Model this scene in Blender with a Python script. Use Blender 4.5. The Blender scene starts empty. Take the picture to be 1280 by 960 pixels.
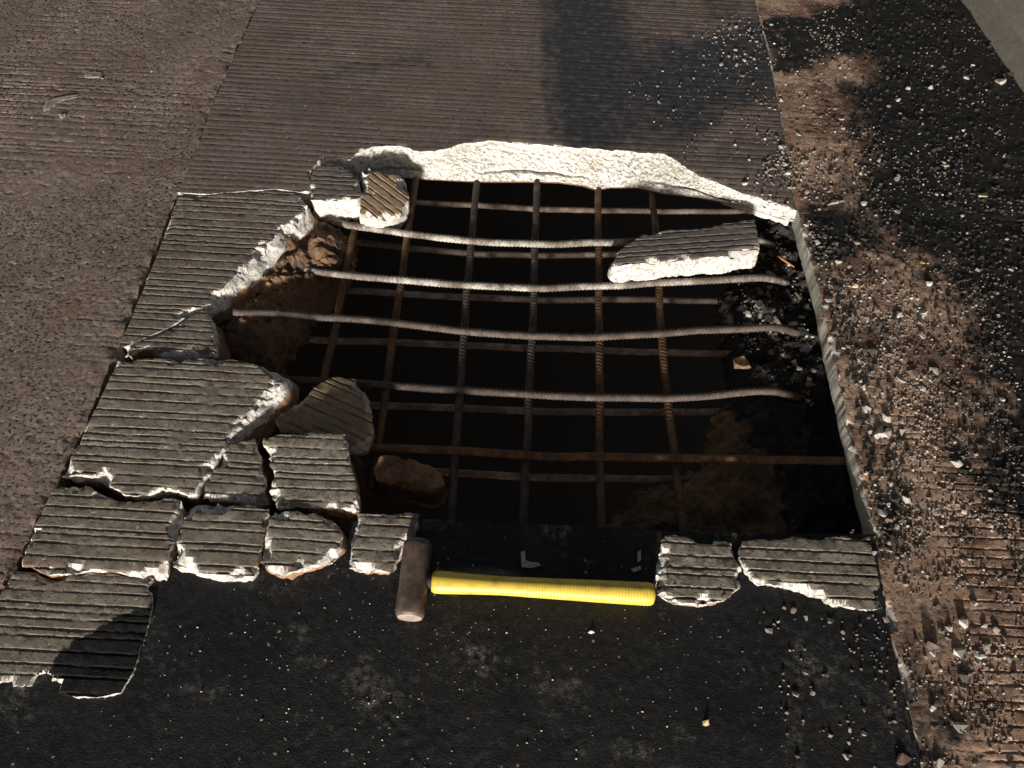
import bpy, bmesh, math, random
import numpy as np
from mathutils import Vector, Matrix, kdtree
from mathutils.geometry import delaunay_2d_cdt

random.seed(7)
SC = bpy.context.scene
C = SC.collection

# ------------------------------------------------------------------ camera
CAM_H = 1.45
PITCH = math.radians(57.4)
ROLL = math.radians(3.1)
FPX = 1000.0
fwd = Vector((0, math.cos(PITCH), -math.sin(PITCH)))
r0 = Vector((1, 0, 0)); u0 = Vector((0, math.sin(PITCH), math.cos(PITCH)))
rgt = r0*math.cos(ROLL) + u0*math.sin(ROLL)
upv = -r0*math.sin(ROLL) + u0*math.cos(ROLL)
CAM = Vector((0, 0, CAM_H))
cd = bpy.data.cameras.new('camera'); cam = bpy.data.objects.new('camera', cd); C.objects.link(cam)
cam.matrix_world = Matrix(((rgt.x, upv.x, -fwd.x, 0), (rgt.y, upv.y, -fwd.y, 0), (rgt.z, upv.z, -fwd.z, CAM_H), (0, 0, 0, 1)))
cd.sensor_width = 36; cd.lens = 36*FPX/1280; cd.clip_start = 0.02; cd.clip_end = 500
SC.camera = cam

# ------------------------------------------------------------------ light
SUN_EL, SUN_AZ = math.radians(11.5), math.radians(7)      # low lamp behind the viewer, a little to the left
sdir = Vector((math.sin(SUN_AZ)*math.cos(SUN_EL), math.cos(SUN_AZ)*math.cos(SUN_EL), -math.sin(SUN_EL)))
w = bpy.data.worlds.new('World'); SC.world = w; w.use_nodes = True
nt = w.node_tree; bg = nt.nodes['Background']
sky = nt.nodes.new('ShaderNodeTexSky'); sky.sky_type = 'NISHITA'; sky.sun_disc = False
sky.sun_elevation = SUN_EL; sky.sun_rotation = math.atan2(-sdir.x, -sdir.y)
tint = nt.nodes.new('ShaderNodeMix'); tint.data_type = 'RGBA'; tint.blend_type = 'MULTIPLY'; tint.inputs[0].default_value = 1
tint.inputs[7].default_value = (1.0, .73, .56, 1)                 # warm night glow of street lighting
nt.links.new(sky.outputs[0], tint.inputs[6]); nt.links.new(tint.outputs[2], bg.inputs[0]); bg.inputs[1].default_value = 0.062
sl = bpy.data.lights.new('sun', 'SUN'); sl.energy = 4.3; sl.angle = math.radians(4.5); sl.color = (1, 0.955, 0.88)
so = bpy.data.objects.new('sun', sl); C.objects.link(so)
so.rotation_euler = sdir.to_track_quat('-Z', 'Y').to_euler()
vs = SC.view_settings; vs.view_transform = 'Standard'; vs.look = 'None'; vs.gamma = 1; vs.exposure = 0.86
vs.use_curve_mapping = False

# ------------------------------------------------------------------ noise
def _h(ix, iy, s):
    n = (ix.astype(np.int64)*374761393 + iy.astype(np.int64)*668265263 + s*974634777) & 0x7fffffff
    n = ((n ^ (n >> 13))*1274126177) & 0x7fffffff
    n = (n ^ (n >> 16)) & 0xffff
    return n/65535.0
def vn(x, y, s=0):
    x = np.asarray(x, float); y = np.asarray(y, float)
    ix = np.floor(x); iy = np.floor(y); fx = x-ix; fy = y-iy
    fx = fx*fx*(3-2*fx); fy = fy*fy*(3-2*fy)
    a = _h(ix, iy, s); b = _h(ix+1, iy, s); c = _h(ix, iy+1, s); d = _h(ix+1, iy+1, s)
    return ((a*(1-fx)+b*fx)*(1-fy)+(c*(1-fx)+d*fx)*fy)*2-1
def fbm(x, y, sc, o=3, s=0):
    t = 0; a = 1; n = 0; f = 1/sc
    for i in range(o):
        t = t+a*vn(x*f+17.3*i, y*f-9.1*i, s+i*13); n += a; a *= .5; f *= 2.03
    return t/n

# ------------------------------------------------------------------ geometry helpers
def ray(px, py):
    return fwd + rgt*((px-640)/FPX) + upv*((480-py)/FPX)
def P(px, py, z=0.0):
    r = ray(px, py); t = (z-CAM_H)/r.z
    return CAM + r*t
def xy(px, py, z=0.0):
    p = P(px, py, z); return (p.x, p.y)

class Frame:
    def __init__(s, o, xa, n):
        s.o = Vector(o); s.n = Vector(n).normalized()
        xa = Vector(xa); s.x = (xa - s.n*xa.dot(s.n)).normalized(); s.y = s.n.cross(s.x)
    def hit(s, px, py):
        r = ray(px, py); t = (s.o-CAM).dot(s.n)/r.dot(s.n); d = CAM+r*t-s.o
        return d.dot(s.x), d.dot(s.y)
    def mat(s, o):
        return Matrix(((s.x.x, s.y.x, s.n.x, o.x), (s.x.y, s.y.y, s.n.y, o.y), (s.x.z, s.y.z, s.n.z, o.z), (0, 0, 0, 1)))

def inside(pts, poly):
    x, y = pts[:, 0], pts[:, 1]; c = np.zeros(len(pts), bool); n = len(poly)
    for i in range(n):
        x1, y1 = poly[i]; x2, y2 = poly[(i+1) % n]
        if y1 == y2: continue
        m = ((y1 > y) != (y2 > y))
        if m.any():
            c[m] ^= x[m] < (x2-x1)*(y[m]-y1)/(y2-y1)+x1
    return c

def outline(pts, step, jag0, seed, lim=None, flare0=0.0):
    """pts: (x, y[, jag[, flare]]) -> finely sampled, broken outline with its flare values"""
    out = []; fl = []; cw = []; n = len(pts); s = 0
    for i in range(n):
        a = pts[i]; b = pts[(i+1) % n]
        ja = a[2] if len(a) > 2 and a[2] is not None else jag0
        fa = a[3] if len(a) > 3 else flare0; fb = b[3] if len(b) > 3 else flare0
        dx, dy = b[0]-a[0], b[1]-a[1]; L = math.hypot(dx, dy)
        if L < 1e-6: continue
        far = lim and (max(abs(a[0]), abs(b[0])) > lim or max(abs(a[1]), abs(b[1])) > lim)
        k = 1 if far else max(1, int(L/step))
        nx, ny = dy/L, -dx/L
        for j in range(k):
            t = j/k; d = 0
            if not far and 0 < j:
                d = ja*(1.5*float(fbm(s*1.0, seed*3.1, .035, 2, seed))+.9*float(fbm(s, seed*1.7, .009, 2, seed+5)))
                d *= min(1, 4*t+.3, 4*(1-t)+.3)
            out.append((a[0]+dx*t+nx*d, a[1]+dy*t+ny*d)); fl.append(fa+(fb-fa)*t); cw.append(.12 if ja <= .00155 else 1)
            s += L/k
    return out, fl, cw

GR = {}
def groove_rows(seed, lo, hi, mean=.0195):
    r = random.Random(seed); v = lo; g = []
    while v < hi:
        g.append(v); v += mean*r.choice((.62, .8, .95, 1.05, 1.15, 1.3))
    return np.array(g)

def groove_z(u, v, cen, depth, half=.0012, wall=.0011, seed=0):
    i = np.clip(np.searchsorted(cen, v), 1, len(cen)-1)
    c = np.where(np.abs(v-cen[i-1]) < np.abs(v-cen[i]), cen[i-1], cen[i])
    d = np.abs(v-c)
    hw = half*(1+.35*vn(u/.03, c*50, seed+3))
    wl = np.where(v > c, wall*2.3*(1+.5*vn(u/.012, c*31, seed+6)), wall)       # far lip worn round
    p = np.clip((hw+wl-d)/wl, 0, 1)
    dep = depth*(1+.35*vn(u/.08, c*77, seed))
    return -dep*p

def new_obj(name, me, parent=None):
    o = bpy.data.objects.new(name, me); C.objects.link(o)
    if parent: o.parent = parent
    return o
def tag(o, label=None, cat=None, group=None, kind=None):
    if label: o['label'] = label
    if cat: o['category'] = cat
    if group: o['group'] = group
    if kind: o['kind'] = kind
    return o

def slab(name, frame, pts, thick, mats, seed, world=False, step=.004, du=.0055, jag=.003, flare=0.0, depth=.0024,
         gmean=.0195, rows=None, lim=None, view=None, chip=1.0, rough=.00035, side_amp=.0035, layers=6, brown_from=.45,
         zfun=None, stain=None, flat_du=None, gmask=None, chipsize=.012, flat_ang=22, under=None):
    """slab of broken concrete: grooved top sheet (CDT), chipped arris, rough fracture sides.
       pts are frame coordinates; mats = (top, fracture upper, fracture lower)"""
    poly, fl, cw = outline(pts, step, jag, seed, lim, flare)
    A = sum(poly[i][0]*poly[(i+1) % len(poly)][1]-poly[(i+1) % len(poly)][0]*poly[i][1] for i in range(len(poly)))
    if A < 0: poly.reverse(); fl.reverse(); cw.reverse()
    pa = np.array(poly); nb = len(pa)
    lo = pa.min(0); hi = pa.max(0)
    if view: lo = np.maximum(lo, view[0]); hi = np.minimum(hi, view[1])
    us = np.arange(lo[0], hi[0], du)
    if depth > 0:
        cen = rows if rows is not None else groove_rows(seed*31+1, lo[1]-.05, hi[1]+.05, gmean)
        vs_ = []
        for c, c2 in zip(cen[:-1], cen[1:]):
            vs_ += [c-.0034, c-.0024, c-.0012, c+.0012, c+.0024, c+.0039]
            g = c2-c-.0073
            if g > .006: vs_ += [c+.0039+g*.5]
        vs_ = np.array([v for v in vs_ if lo[1] < v < hi[1]])
    else:
        vs_ = np.arange(lo[1], hi[1], flat_du or du)
    U, V = np.meshgrid(us, vs_); q = np.stack([U.ravel(), V.ravel()], 1)
    q[:, 0] += (np.random.RandomState(seed).rand(len(q))-.5)*du*.3
    q = q[inside(q, pa)]
    kd = kdtree.KDTree(nb)
    for i, p in enumerate(poly): kd.insert((p[0], p[1], 0), i)
    kd.balance()
    ff = [kd.find((a, b, 0)) for a, b in q]; dd = np.array([f[2] for f in ff]); di = np.array([cw[f[1]] for f in ff])
    keep = dd > step*.45; q = q[keep]; dd = dd[keep]; cwa = np.concatenate([np.array(cw, float), di[keep]])
    allp = np.vstack([pa, q]); dist = np.concatenate([np.zeros(nb), dd])
    vo, _, fo, ov, _, _ = delaunay_2d_cdt([Vector(p) for p in allp], [], [list(range(nb))], 1, 1e-7, True)
    vo = np.array([(v.x, v.y) for v in vo])
    T = np.array(fo); c3 = vo[T]; big = np.max(np.abs(c3-np.roll(c3, 1, 1)), (1, 2)) > du*1.3
    ok = ~big; ok[big] = inside(c3[big].mean(1), pa); fo = T[ok].tolist()
    D = np.array([dist[o[0]] if o else 0 for o in ov])
    CW = np.array([cwa[o[0]] if o else 1 for o in ov])
    u, v = vo[:, 0], vo[:, 1]
    wx, wy = (u, v) if world else (u+seed*3.7, v+seed*1.3)
    z = rough*fbm(wx, wy, .018, 3, seed)*1.6 + rough*.8*fbm(wx, wy, .006, 1, seed+40)
    if depth > 0:
        gz = groove_z(u, v, cen, depth, seed=seed)
        if gmask is not None: gz = gz*gmask(u, v)
        z = z+gz
    drop = 0*u
    if chip > 0:
        m = np.clip(fbm(wx, wy, .03, 2, seed+9)*1.5+.28, 0, 1)
        cs = .95*chipsize*(.28+1.35*m)
        drop = .95*chip*CW*cs*np.clip(1-D/cs, 0, 1)**1.3*(.35+m)*.9
        z = z-drop
    if zfun is not None: z = z+zfun(u, v, D)
    sv = stain(u, v) if stain is not None else None
    v2 = v + (.0016*fbm(u, v*3, .12, 2, seed+77) if depth > 0 else 0)
    # ---- sides
    inv = {}
    for i, o in enumerate(ov):
        for k in o: inv[k] = i
    ring = [inv.get(i) for i in range(nb)]
    ring = [r for r in ring if r is not None]; nr = len(ring)
    rx, ry, rz = u[ring], v2[ring], z[ring]
    flr = np.array([fl[i] for i in range(nb) if inv.get(i) is not None])
    tx = np.roll(rx, -2)-np.roll(rx, 2); ty = np.roll(ry, -2)-np.roll(ry, 2); L = np.hypot(tx, ty)+1e-9
    nx, ny = ty/L, -tx/L
    for _ in range(14):
        nx = (np.roll(nx, 1)+nx*2+np.roll(nx, -1))/4; ny = (np.roll(ny, 1)+ny*2+np.roll(ny, -1))/4
    rs = rz.copy(); bw = min(11, nr//4*2+1)
    if layers > 4: rs = np.convolve(np.concatenate([rz[-bw:], rz, rz[:bw]]), np.ones(bw)/bw, 'same')[bw:-bw]
    sx_, sy_ = rx, ry
    if layers > 4:
        cv = lambda a_: np.convolve(np.concatenate([a_[-bw:], a_, a_[:bw]]), np.ones(bw)/bw, 'same')[bw:-bw]
        sx_, sy_ = cv(rx), cv(ry)
        if lim: fx_ = np.hypot(sx_-rx, sy_-ry) > .01; sx_ = np.where(fx_, rx, sx_); sy_ = np.where(fx_, ry, sy_)
    arc = np.cumsum(np.hypot(rx-np.roll(rx, 1), ry-np.roll(ry, 1)))
    verts = [np.stack([u, v2, z+thick], 1)]; base = len(u)
    faces = [list(f) for f in fo]; fm = []
    zz = z
    tri = np.array(faces)
    fm = (drop[tri].mean(1) > .0022).astype(int).tolist()
    ntop = len(faces)
    for k in range(layers+1):
        t = k/layers; tt = t**1.2
        zk = (rz if k == 0 else rs)*(1-tt)+(-thick)*tt
        amp = side_amp*(1 if k else 0)
        off = amp*(1.4*fbm(arc, t*(thick+.02)+seed, .028, 2, seed+3)+1.1*fbm(arc, t*(thick+.02)*1.2+seed, .009, 3, seed+4))
        off = off+flr*t
        if under: off = off-under*max(0, t*thick-.06)
        sm_ = min(1, t*2.5)
        verts.append(np.stack([rx+(sx_-rx)*sm_+nx*off, ry+(sy_-ry)*sm_+ny*off, zk+thick+(amp*.6*fbm(arc, k*.02, .012, 2, seed+8) if 0 < k < layers else 0)], 1))
    for k in range(layers):
        b0 = base+k*nr; b1 = b0+nr
        bt = np.clip(brown_from+.22*fbm(arc, 0*arc+seed, .05, 2, seed+21), 0, 1.2)
        for i in range(nr):
            j = (i+1) % nr
            faces.append([b0+i, b1+i, b1+j, b0+j]); fm.append(2 if (k+.5)/layers > bt[i] else 1)
    if not world:
        faces.append([base+layers*nr+i for i in range(nr)][::-1]); fm.append(2)
    verts = np.vstack(verts)
    if world: off3 = np.array([0, 0, 0])
    else:
        ce = pa.mean(0); off3 = np.array([ce[0], ce[1], 0])
    me = bpy.data.meshes.new(name)
    me.from_pydata((verts-off3).tolist(), [], faces)
    for m in mats: me.materials.append(m)
    me.polygons.foreach_set('material_index', fm)
    sm = np.zeros(len(faces), bool); sm[:ntop] = True
    me.polygons.foreach_set('use_smooth', sm)
    me.set_sharp_from_angle(angle=math.radians(flat_ang))
    at = me.attributes.new('stain', 'FLOAT', 'POINT')
    full = np.zeros(len(verts))
    if sv is not None:
        full[:base] = sv; sr = sv[ring]
        for k in range(layers+1): full[base+k*nr:base+(k+1)*nr] = sr
    at.data.foreach_set('value', full)
    me.update()
    o = new_obj(name, me)
    o.matrix_world = frame.mat(frame.o+frame.x*off3[0]+frame.y*off3[1]-frame.n*thick)
    return o

# ------------------------------------------------------------------ materials
def mat(name):
    m = bpy.data.materials.new(name); m.use_nodes = True
    return m, m.node_tree, m.node_tree.nodes['Principled BSDF']
def N(nt, t, **kw):
    n = nt.nodes.new(t)
    for k, v in kw.items():
        if k in n.inputs: n.inputs[k].default_value = v
        else: setattr(n, k, v)
    return n
def pos(nt, off=(0, 0, 0), sc=(1, 1, 1)):
    g = N(nt, 'ShaderNodeNewGeometry'); m = N(nt, 'ShaderNodeMapping'); m.inputs['Location'].default_value = off; m.inputs['Scale'].default_value = sc
    nt.links.new(g.outputs['Position'], m.inputs[0]); return m.outputs[0]
def noise(nt, co, scale, detail=4, rough=.6):
    n = N(nt, 'ShaderNodeTexNoise', Scale=scale, Detail=detail, Roughness=rough); nt.links.new(co, n.inputs['Vector']); return n.outputs['Fac']
def ramp(nt, fac, stops):
    r = N(nt, 'ShaderNodeValToRGB'); e = r.color_ramp.elements
    while len(e) < len(stops): e.new(0.5)
    for el, (p, c) in zip(e, stops):
        el.position = p; el.color = (*c, 1) if len(c) == 3 else c
    nt.links.new(fac, r.inputs[0]); return r.outputs[0]
def mask(nt, fac, a, b):
    r = N(nt, 'ShaderNodeMapRange'); r.interpolation_type = 'SMOOTHSTEP'
    r.inputs['From Min'].default_value = a; r.inputs['From Max'].default_value = b
    nt.links.new(fac, r.inputs['Value']); return r.outputs['Result']
def mix(nt, fac, a, b, mode='MIX'):
    n = N(nt, 'ShaderNodeMix', data_type='RGBA', blend_type=mode)
    for s, v in ((0, fac), (6, a), (7, b)):
        if hasattr(v, 'links') or hasattr(v, 'is_linked'): nt.links.new(v, n.inputs[s])
        elif isinstance(v, (int, float)): n.inputs[s].default_value = v
        else: n.inputs[s].default_value = (*v, 1)
    return n.outputs[2]
def mul(nt, a, b, op='MULTIPLY'):
    n = N(nt, 'ShaderNodeMath', operation=op)
    for s, v in ((0, a), (1, b)):
        if isinstance(v, (int, float)): n.inputs[s].default_value = v
        else: nt.links.new(v, n.inputs[s])
    return n.outputs[0]
def bump(nt, bs, h, dist, strength=.6):
    b = N(nt, 'ShaderNodeBump', Strength=strength, Distance=dist); nt.links.new(h, b.inputs['Height']); nt.links.new(b.outputs[0], bs.inputs['Normal'])

def concrete(name, c1, c2, speck=.0, pits=0.0, dirt=None, dirt_amt=(.5, .7), stain=None, stain_rough=.35, rough=.88, grain=1.0, vor=0, offs=0, soft=(.3, .72)):
    m, nt, bs = mat(name)
    co = pos(nt, (offs, offs*.7, offs*.3))
    big = noise(nt, co, 4.5, 5, .6); fine = noise(nt, co, 90, 4, .7)
    col = mix(nt, mask(nt, big, .32, .68), c1, c2)
    col = mix(nt, mul(nt, mask(nt, fine, .35, .7), .55), col, tuple(x*.55 for x in c1))
    mid = noise(nt, co, 24, 4, .65)
    col = mix(nt, mul(nt, mask(nt, mid, .5, .75), .45), col, tuple(min(1, x*1.35) for x in c2))
    h = mul(nt, fine, 1.0)
    if vor:
        v = N(nt, 'ShaderNodeTexVoronoi', Scale=vor); nt.links.new(co, v.inputs['Vector'])
        bwv = N(nt, 'ShaderNodeRGBToBW'); nt.links.new(v.outputs['Color'], bwv.inputs[0])
        col = mix(nt, mul(nt, mask(nt, bwv.outputs[0], .55, .8), .5), col, tuple(x*.45 for x in c1))
    if dirt:
        dn = noise(nt, pos(nt, (3.1+offs, 1.7, 0)), 7, 6, .65)
        col = mix(nt, mask(nt, dn, *dirt_amt), col, dirt)
    if pits:
        pn = noise(nt, pos(nt, (7, 3, 1)), 130, 2, .5); pm = mask(nt, pn, .55, .63)
        pn2 = noise(nt, pos(nt, (2, 8, 1)), 3.2, 3, .5)
        pm = mul(nt, pm, mask(nt, pn2, .25, .6))
        col = mix(nt, mul(nt, pm, pits), col, tuple(x*.22 for x in c1))
        h = mul(nt, h, mul(nt, pm, 1.2), 'SUBTRACT')
    if speck:
        sn = noise(nt, pos(nt, (1, 2, 5)), 75, 1, .4); smk = mask(nt, sn, .74, .78)
        col = mix(nt, mul(nt, smk, speck), col, (.55, .52, .47))
    rv = rough
    if stain:
        a = N(nt, 'ShaderNodeAttribute', attribute_name='stain')
        sn2 = noise(nt, co, 30, 4, .7)
        f = mask(nt, mul(nt, a.outputs['Fac'], mul(nt, mul(nt, sn2, .5, 'SUBTRACT'), 1.3), 'ADD'), *soft)
        dcol = mix(nt, mask(nt, noise(nt, co, 45, 4, .7), .45, .75), stain, tuple(x*2.6 for x in stain))
        col = mix(nt, f, col, dcol)
        rr = N(nt, 'ShaderNodeMapRange'); rr.inputs['To Min'].default_value = rough; rr.inputs['To Max'].default_value = stain_rough
        nt.links.new(f, rr.inputs['Value']); nt.links.new(rr.outputs[0], bs.inputs['Roughness'])
    else:
        bs.inputs['Roughness'].default_value = rv
    bs.inputs['Specular IOR Level'].default_value = .3
    nt.links.new(col, bs.inputs['Base Color'])
    bump(nt, bs, h, .0009*grain, .55)
    return m

M_OLD = concrete('old_concrete', (.172, .128, .105), (.258, .2, .168), speck=.9, pits=1.0, vor=190, dirt=(.15, .1, .075), dirt_amt=(.5, .75), grain=1.6)
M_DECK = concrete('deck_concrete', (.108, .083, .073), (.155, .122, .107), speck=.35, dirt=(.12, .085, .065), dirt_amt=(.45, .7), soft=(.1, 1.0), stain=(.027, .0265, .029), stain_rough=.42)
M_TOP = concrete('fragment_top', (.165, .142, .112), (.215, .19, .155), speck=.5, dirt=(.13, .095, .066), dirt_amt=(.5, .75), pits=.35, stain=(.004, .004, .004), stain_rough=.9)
M_MID = concrete('fragment_top_worn', (.132, .11, .09), (.175, .15, .125), speck=.4, dirt=(.12, .088, .066), dirt_amt=(.5, .75), pits=.3)
M_TOPB = concrete('fragment_top_brown', (.19, .135, .085), (.26, .19, .125), speck=.2, offs=3)
M_TOPD = concrete('fragment_top_dark', (.105, .09, .078), (.13, .115, .1), speck=.1, offs=3)
M_PALE = concrete('fresh_fracture', (.54, .515, .47), (.68, .65, .6), vor=170, pits=.55, rough=.95, grain=2.6, dirt=(.3, .24, .18), dirt_amt=(.58, .8))
M_PALEB = concrete('dusty_fracture', (.34, .31, .27), (.46, .42, .36), vor=120, rough=.95, grain=1.6, dirt=(.22, .14, .08), dirt_amt=(.5, .7))
M_BROWN = concrete('stained_fracture', (.3, .17, .09), (.4, .25, .15), vor=110, rough=.95, grain=1.8, dirt=(.14, .08, .045), dirt_amt=(.45, .7))
M_SOIL = concrete('rusty_rubble', (.17, .098, .052), (.25, .15, .085), vor=90, rough=.95, grain=2, dirt=(.07, .045, .03), dirt_amt=(.45, .65))
M_LEDGE = concrete('ledge_rubble', (.15, .088, .045), (.22, .135, .075), vor=90, rough=.95, grain=2, dirt=(.07, .045, .03), dirt_amt=(.45, .65), stain=(.014, .013, .012), stain_rough=.9)
M_STRIP = concrete('tan_concrete', (.27, .17, .115), (.38, .265, .19), pits=.6, speck=.35, dirt=(.12, .07, .048), dirt_amt=(.46, .62), soft=(.12, .92), stain=(.008, .008, .0078), stain_rough=.55, grain=1.4)
M_WALLCUT = concrete('saw_cut_face', (.33, .32, .28), (.42, .4, .35), rough=.9)
M_BARR = concrete('barrier_concrete', (.11, .1, .088), (.13, .12, .105), rough=.8, grain=.4)
M_STONE = concrete('rubble_stone', (.36, .335, .3), (.5, .47, .42), dirt=(.2, .16, .125), dirt_amt=(.48, .66), rough=.95)
M_STONED = concrete('dirty_stone', (.13, .1, .078), (.23, .185, .145), dirt=(.06, .05, .042), dirt_amt=(.45, .62), rough=.9)
M_CRUMB = concrete('dusty_crumbs', (.15, .12, .095), (.29, .25, .21), rough=.95)
M_BLACKG = concrete('black_grit', (.012, .012, .011), (.04, .036, .03), rough=.9)
M_TANST = concrete('tan_stone', (.42, .33, .23), (.5, .4, .3), rough=.9)

def asphalt():
    m, nt, bs = mat('black_asphalt')
    co = pos(nt)
    f = noise(nt, co, 85, 5, .75); b = noise(nt, co, 5, 4, .6)
    col = mix(nt, mask(nt, f, .45, .75), (.003, .003, .0034), (.019, .0185, .018))
    col = mix(nt, mul(nt, mask(nt, b, .55, .75), .5), col, (.02, .02, .018))
    du_ = mul(nt, mask(nt, noise(nt, pos(nt, (6.3, 2.2, 0)), 6.5, 6, .75), .52, .72), mask(nt, noise(nt, pos(nt, (1.3, 4.2, 0)), 70, 3, .7), .42, .6))
    col = mix(nt, mul(nt, du_, .85), col, (.12, .115, .105))
    sn = noise(nt, pos(nt, (4, 1, 2)), 85, 1, .4)
    col = mix(nt, mask(nt, sn, .745, .775), col, (.22, .2, .18))
    nt.links.new(col, bs.inputs['Base Color']); bs.inputs['Specular IOR Level'].default_value = .35
    rr = N(nt, 'ShaderNodeMapRange'); rr.inputs['To Min'].default_value = .75; rr.inputs['To Max'].default_value = .42
    nt.links.new(mask(nt, b, .45, .7), rr.inputs['Value']); nt.links.new(rr.outputs[0], bs.inputs['Roughness'])
    bump(nt, bs, mul(nt, f, noise(nt, co, 300, 2, .6), 'ADD'), .0016, .7)
    return m
M_ASPH = asphalt()
def rust(name, c1, c2, dust, amt):
    m, nt, bs = mat(name)
    co = pos(nt); n = noise(nt, co, 35, 5, .7); n2 = noise(nt, pos(nt, (5, 5, 5)), 14, 4, .7); n3 = noise(nt, pos(nt, (9, 5, 2)), 260, 2, .6)
    col = mix(nt, mask(nt, n, .38, .62), c1, c2)
    col = mix(nt, mask(nt, n2, *amt), col, dust)
    col = mix(nt, mul(nt, mask(nt, n3, .45, .7), .5), col, tuple(x*.5 for x in c1))
    nt.links.new(col, bs.inputs['Base Color']); bs.inputs['Roughness'].default_value = .75; bs.inputs['Specular IOR Level'].default_value = .4
    bump(nt, bs, n3, .001, .7)
    return m
M_RDUST = rust('rebar_dusted', (.085, .065, .052), (.17, .14, .115), (.42, .39, .345), (.42, .66))
M_RGREY = rust('rebar_grey', (.05, .038, .031), (.1, .074, .06), (.24, .2, .17), (.58, .78))
M_RUST = rust('rebar_rusty', (.075, .04, .02), (.17, .09, .04), (.16, .125, .1), (.58, .75))
M_RLOW = rust('rebar_lower', (.12, .085, .065), (.2, .15, .12), (.3, .24, .19), (.48, .62))
def yellow():
    m, nt, bs = mat('yellow_fibreglass')
    n = noise(nt, pos(nt), 40, 4, .7)
    col = mix(nt, mul(nt, mask(nt, n, .45, .75), .7), (.64, .47, .065), (.3, .21, .06))
    nt.links.new(col, bs.inputs['Base Color']); bs.inputs['Roughness'].default_value = .45
    bump(nt, bs, n, .0005, .3); return m
M_YEL = yellow()
def steel(name, c1, c2, met, ro):
    m, nt, bs = mat(name)
    n = noise(nt, pos(nt), 60, 5, .7)
    nt.links.new(mix(nt, mask(nt, n, .4, .65), c1, c2), bs.inputs['Base Color']); bs.inputs['Metallic'].default_value = met; bs.inputs['Roughness'].default_value = ro
    bump(nt, bs, n, .0006, .4); return m
M_HEAD = steel('rusty_steel', (.075, .05, .039), (.14, .095, .075), .25, .55)
M_FACE = steel('worn_steel', (.3, .24, .2), (.42, .35, .3), .3, .5)
def plain(name, c, ro=.7):
    m, nt, bs = mat(name); n = noise(nt, pos(nt), 120, 3, .6)
    nt.links.new(mix(nt, mask(nt, n, .35, .7), c, tuple(x*.6 for x in c)), bs.inputs['Base Color']); bs.inputs['Roughness'].default_value = ro; return m
M_VOID = plain('dark_earth', (.03, .027, .024), .95)

# ------------------------------------------------------------------ the deck
W0 = Frame((0, 0, 0), (1, 0, 0), (0, 0, 1))
def pxp(lst, z=0.0):
    out = []
    for a in lst:
        q = xy(a[0], a[1], z); out.append(q+tuple(a[2:]))
    return out
def soft_poly(pl, z=0.0, blur=.03, warp=.025):
    pl = [xy(*p, z) for p in pl]
    def f(u, v):
        q = np.stack([u+warp*fbm(u, v, .07+warp, 4, 91)+.012*fbm(u, v, .02, 3, 93), v+warp*fbm(u, v, .07+warp, 4, 92)+.012*fbm(u, v, .02, 3, 94)], 1)
        r = np.zeros(len(u)); k = 0
        for dx, dy in ((0, 0), (1, 0), (-1, 0), (0, 1), (0, -1), (.6, .6), (-.6, .6), (.6, -.6), (-.6, -.6)):
            r += inside(q+np.array([dx, dy])*blur, pl); k += 1
        return r/k
    return f
VIEW = ((-1.75, -.25), (1.75, 2.9))
ROWS = groove_rows(5, -.4, 3.2)
R2 = groove_rows(9, -.4, 3.2, .022)

JL = [(325, 0), (292, 70), (262, 140), (247, 185), (222, 242), (195, 310), (172, 370), (146, 440), (126, 487), (98, 548), (70, 607), (43, 655), (18, 708), (-12, 755), (-45, 812)]
JR = [(944, 0), (961, 67), (978, 158), (995, 262), (1018, 345), (1045, 470), (1066, 560), (1090, 660), (1107, 765), (1128, 860), (1152, 960)]
def ext(p, q, L):
    dx, dy = p[0]-q[0], p[1]-q[1]; l = math.hypot(dx, dy); return (p[0]+dx/l*L, p[1]+dy/l*L)
jl = [xy(*p) for p in JL]; jr = [xy(*p) for p in JR]
jl_n = ext(jl[0], jl[4], 40); jl_s = ext(jl[-1], jl[-5], 40)
jr_n = ext(jr[0], jr[3], 40); jr_s = ext(jr[-1], jr[-4], 40)
jl_n1 = ext(jl[0], jl[4], 1.0); jr_n1 = ext(jr[0], jr[3], 1.0); jl_s1 = ext(jl[-1], jl[-5], .6); jr_s1 = ext(jr[-1], jr[-4], .6)
WEST = -45
# old pavement, left of the joint
pts = [(WEST, jl_n[1]), (jl_n[0]-.004, jl_n[1])]+[(a-.0015, b, .0032) for a, b in [jl_n1]+jl+[jl_s1]]+[(jl_s[0]-.004, jl_s[1]), (WEST, jl_s[1])]
def old_z(u, v, D):
    return .002*fbm(u, v, .5, 2, 3)-.0011*np.clip(fbm(u, v, .008, 2, 8)-.22, 0, 1)*2.4-.005*np.exp(-D/.012)*(.5+fbm(u, v, .03, 2, 6))
def old_g(u, v):
    wv = np.clip(.35+1.4*fbm(u, v, .35, 3, 12), .0, 1)
    return wv*np.clip(-.0+.35+(.12-(u+.75)-0.0)*1.2, .12, 1)
o = slab('road_pavement', W0, pts, .18, (M_OLD, M_OLD, M_BROWN), 2, world=True, rows=R2, lim=4, view=VIEW, chip=0, zfun=old_z, gmask=old_g, depth=.0018, du=.007, rough=.0004, jag=.003)
o.matrix_world = Matrix.Translation((0, 0, -.18)); tag(o, kind='structure')

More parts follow.
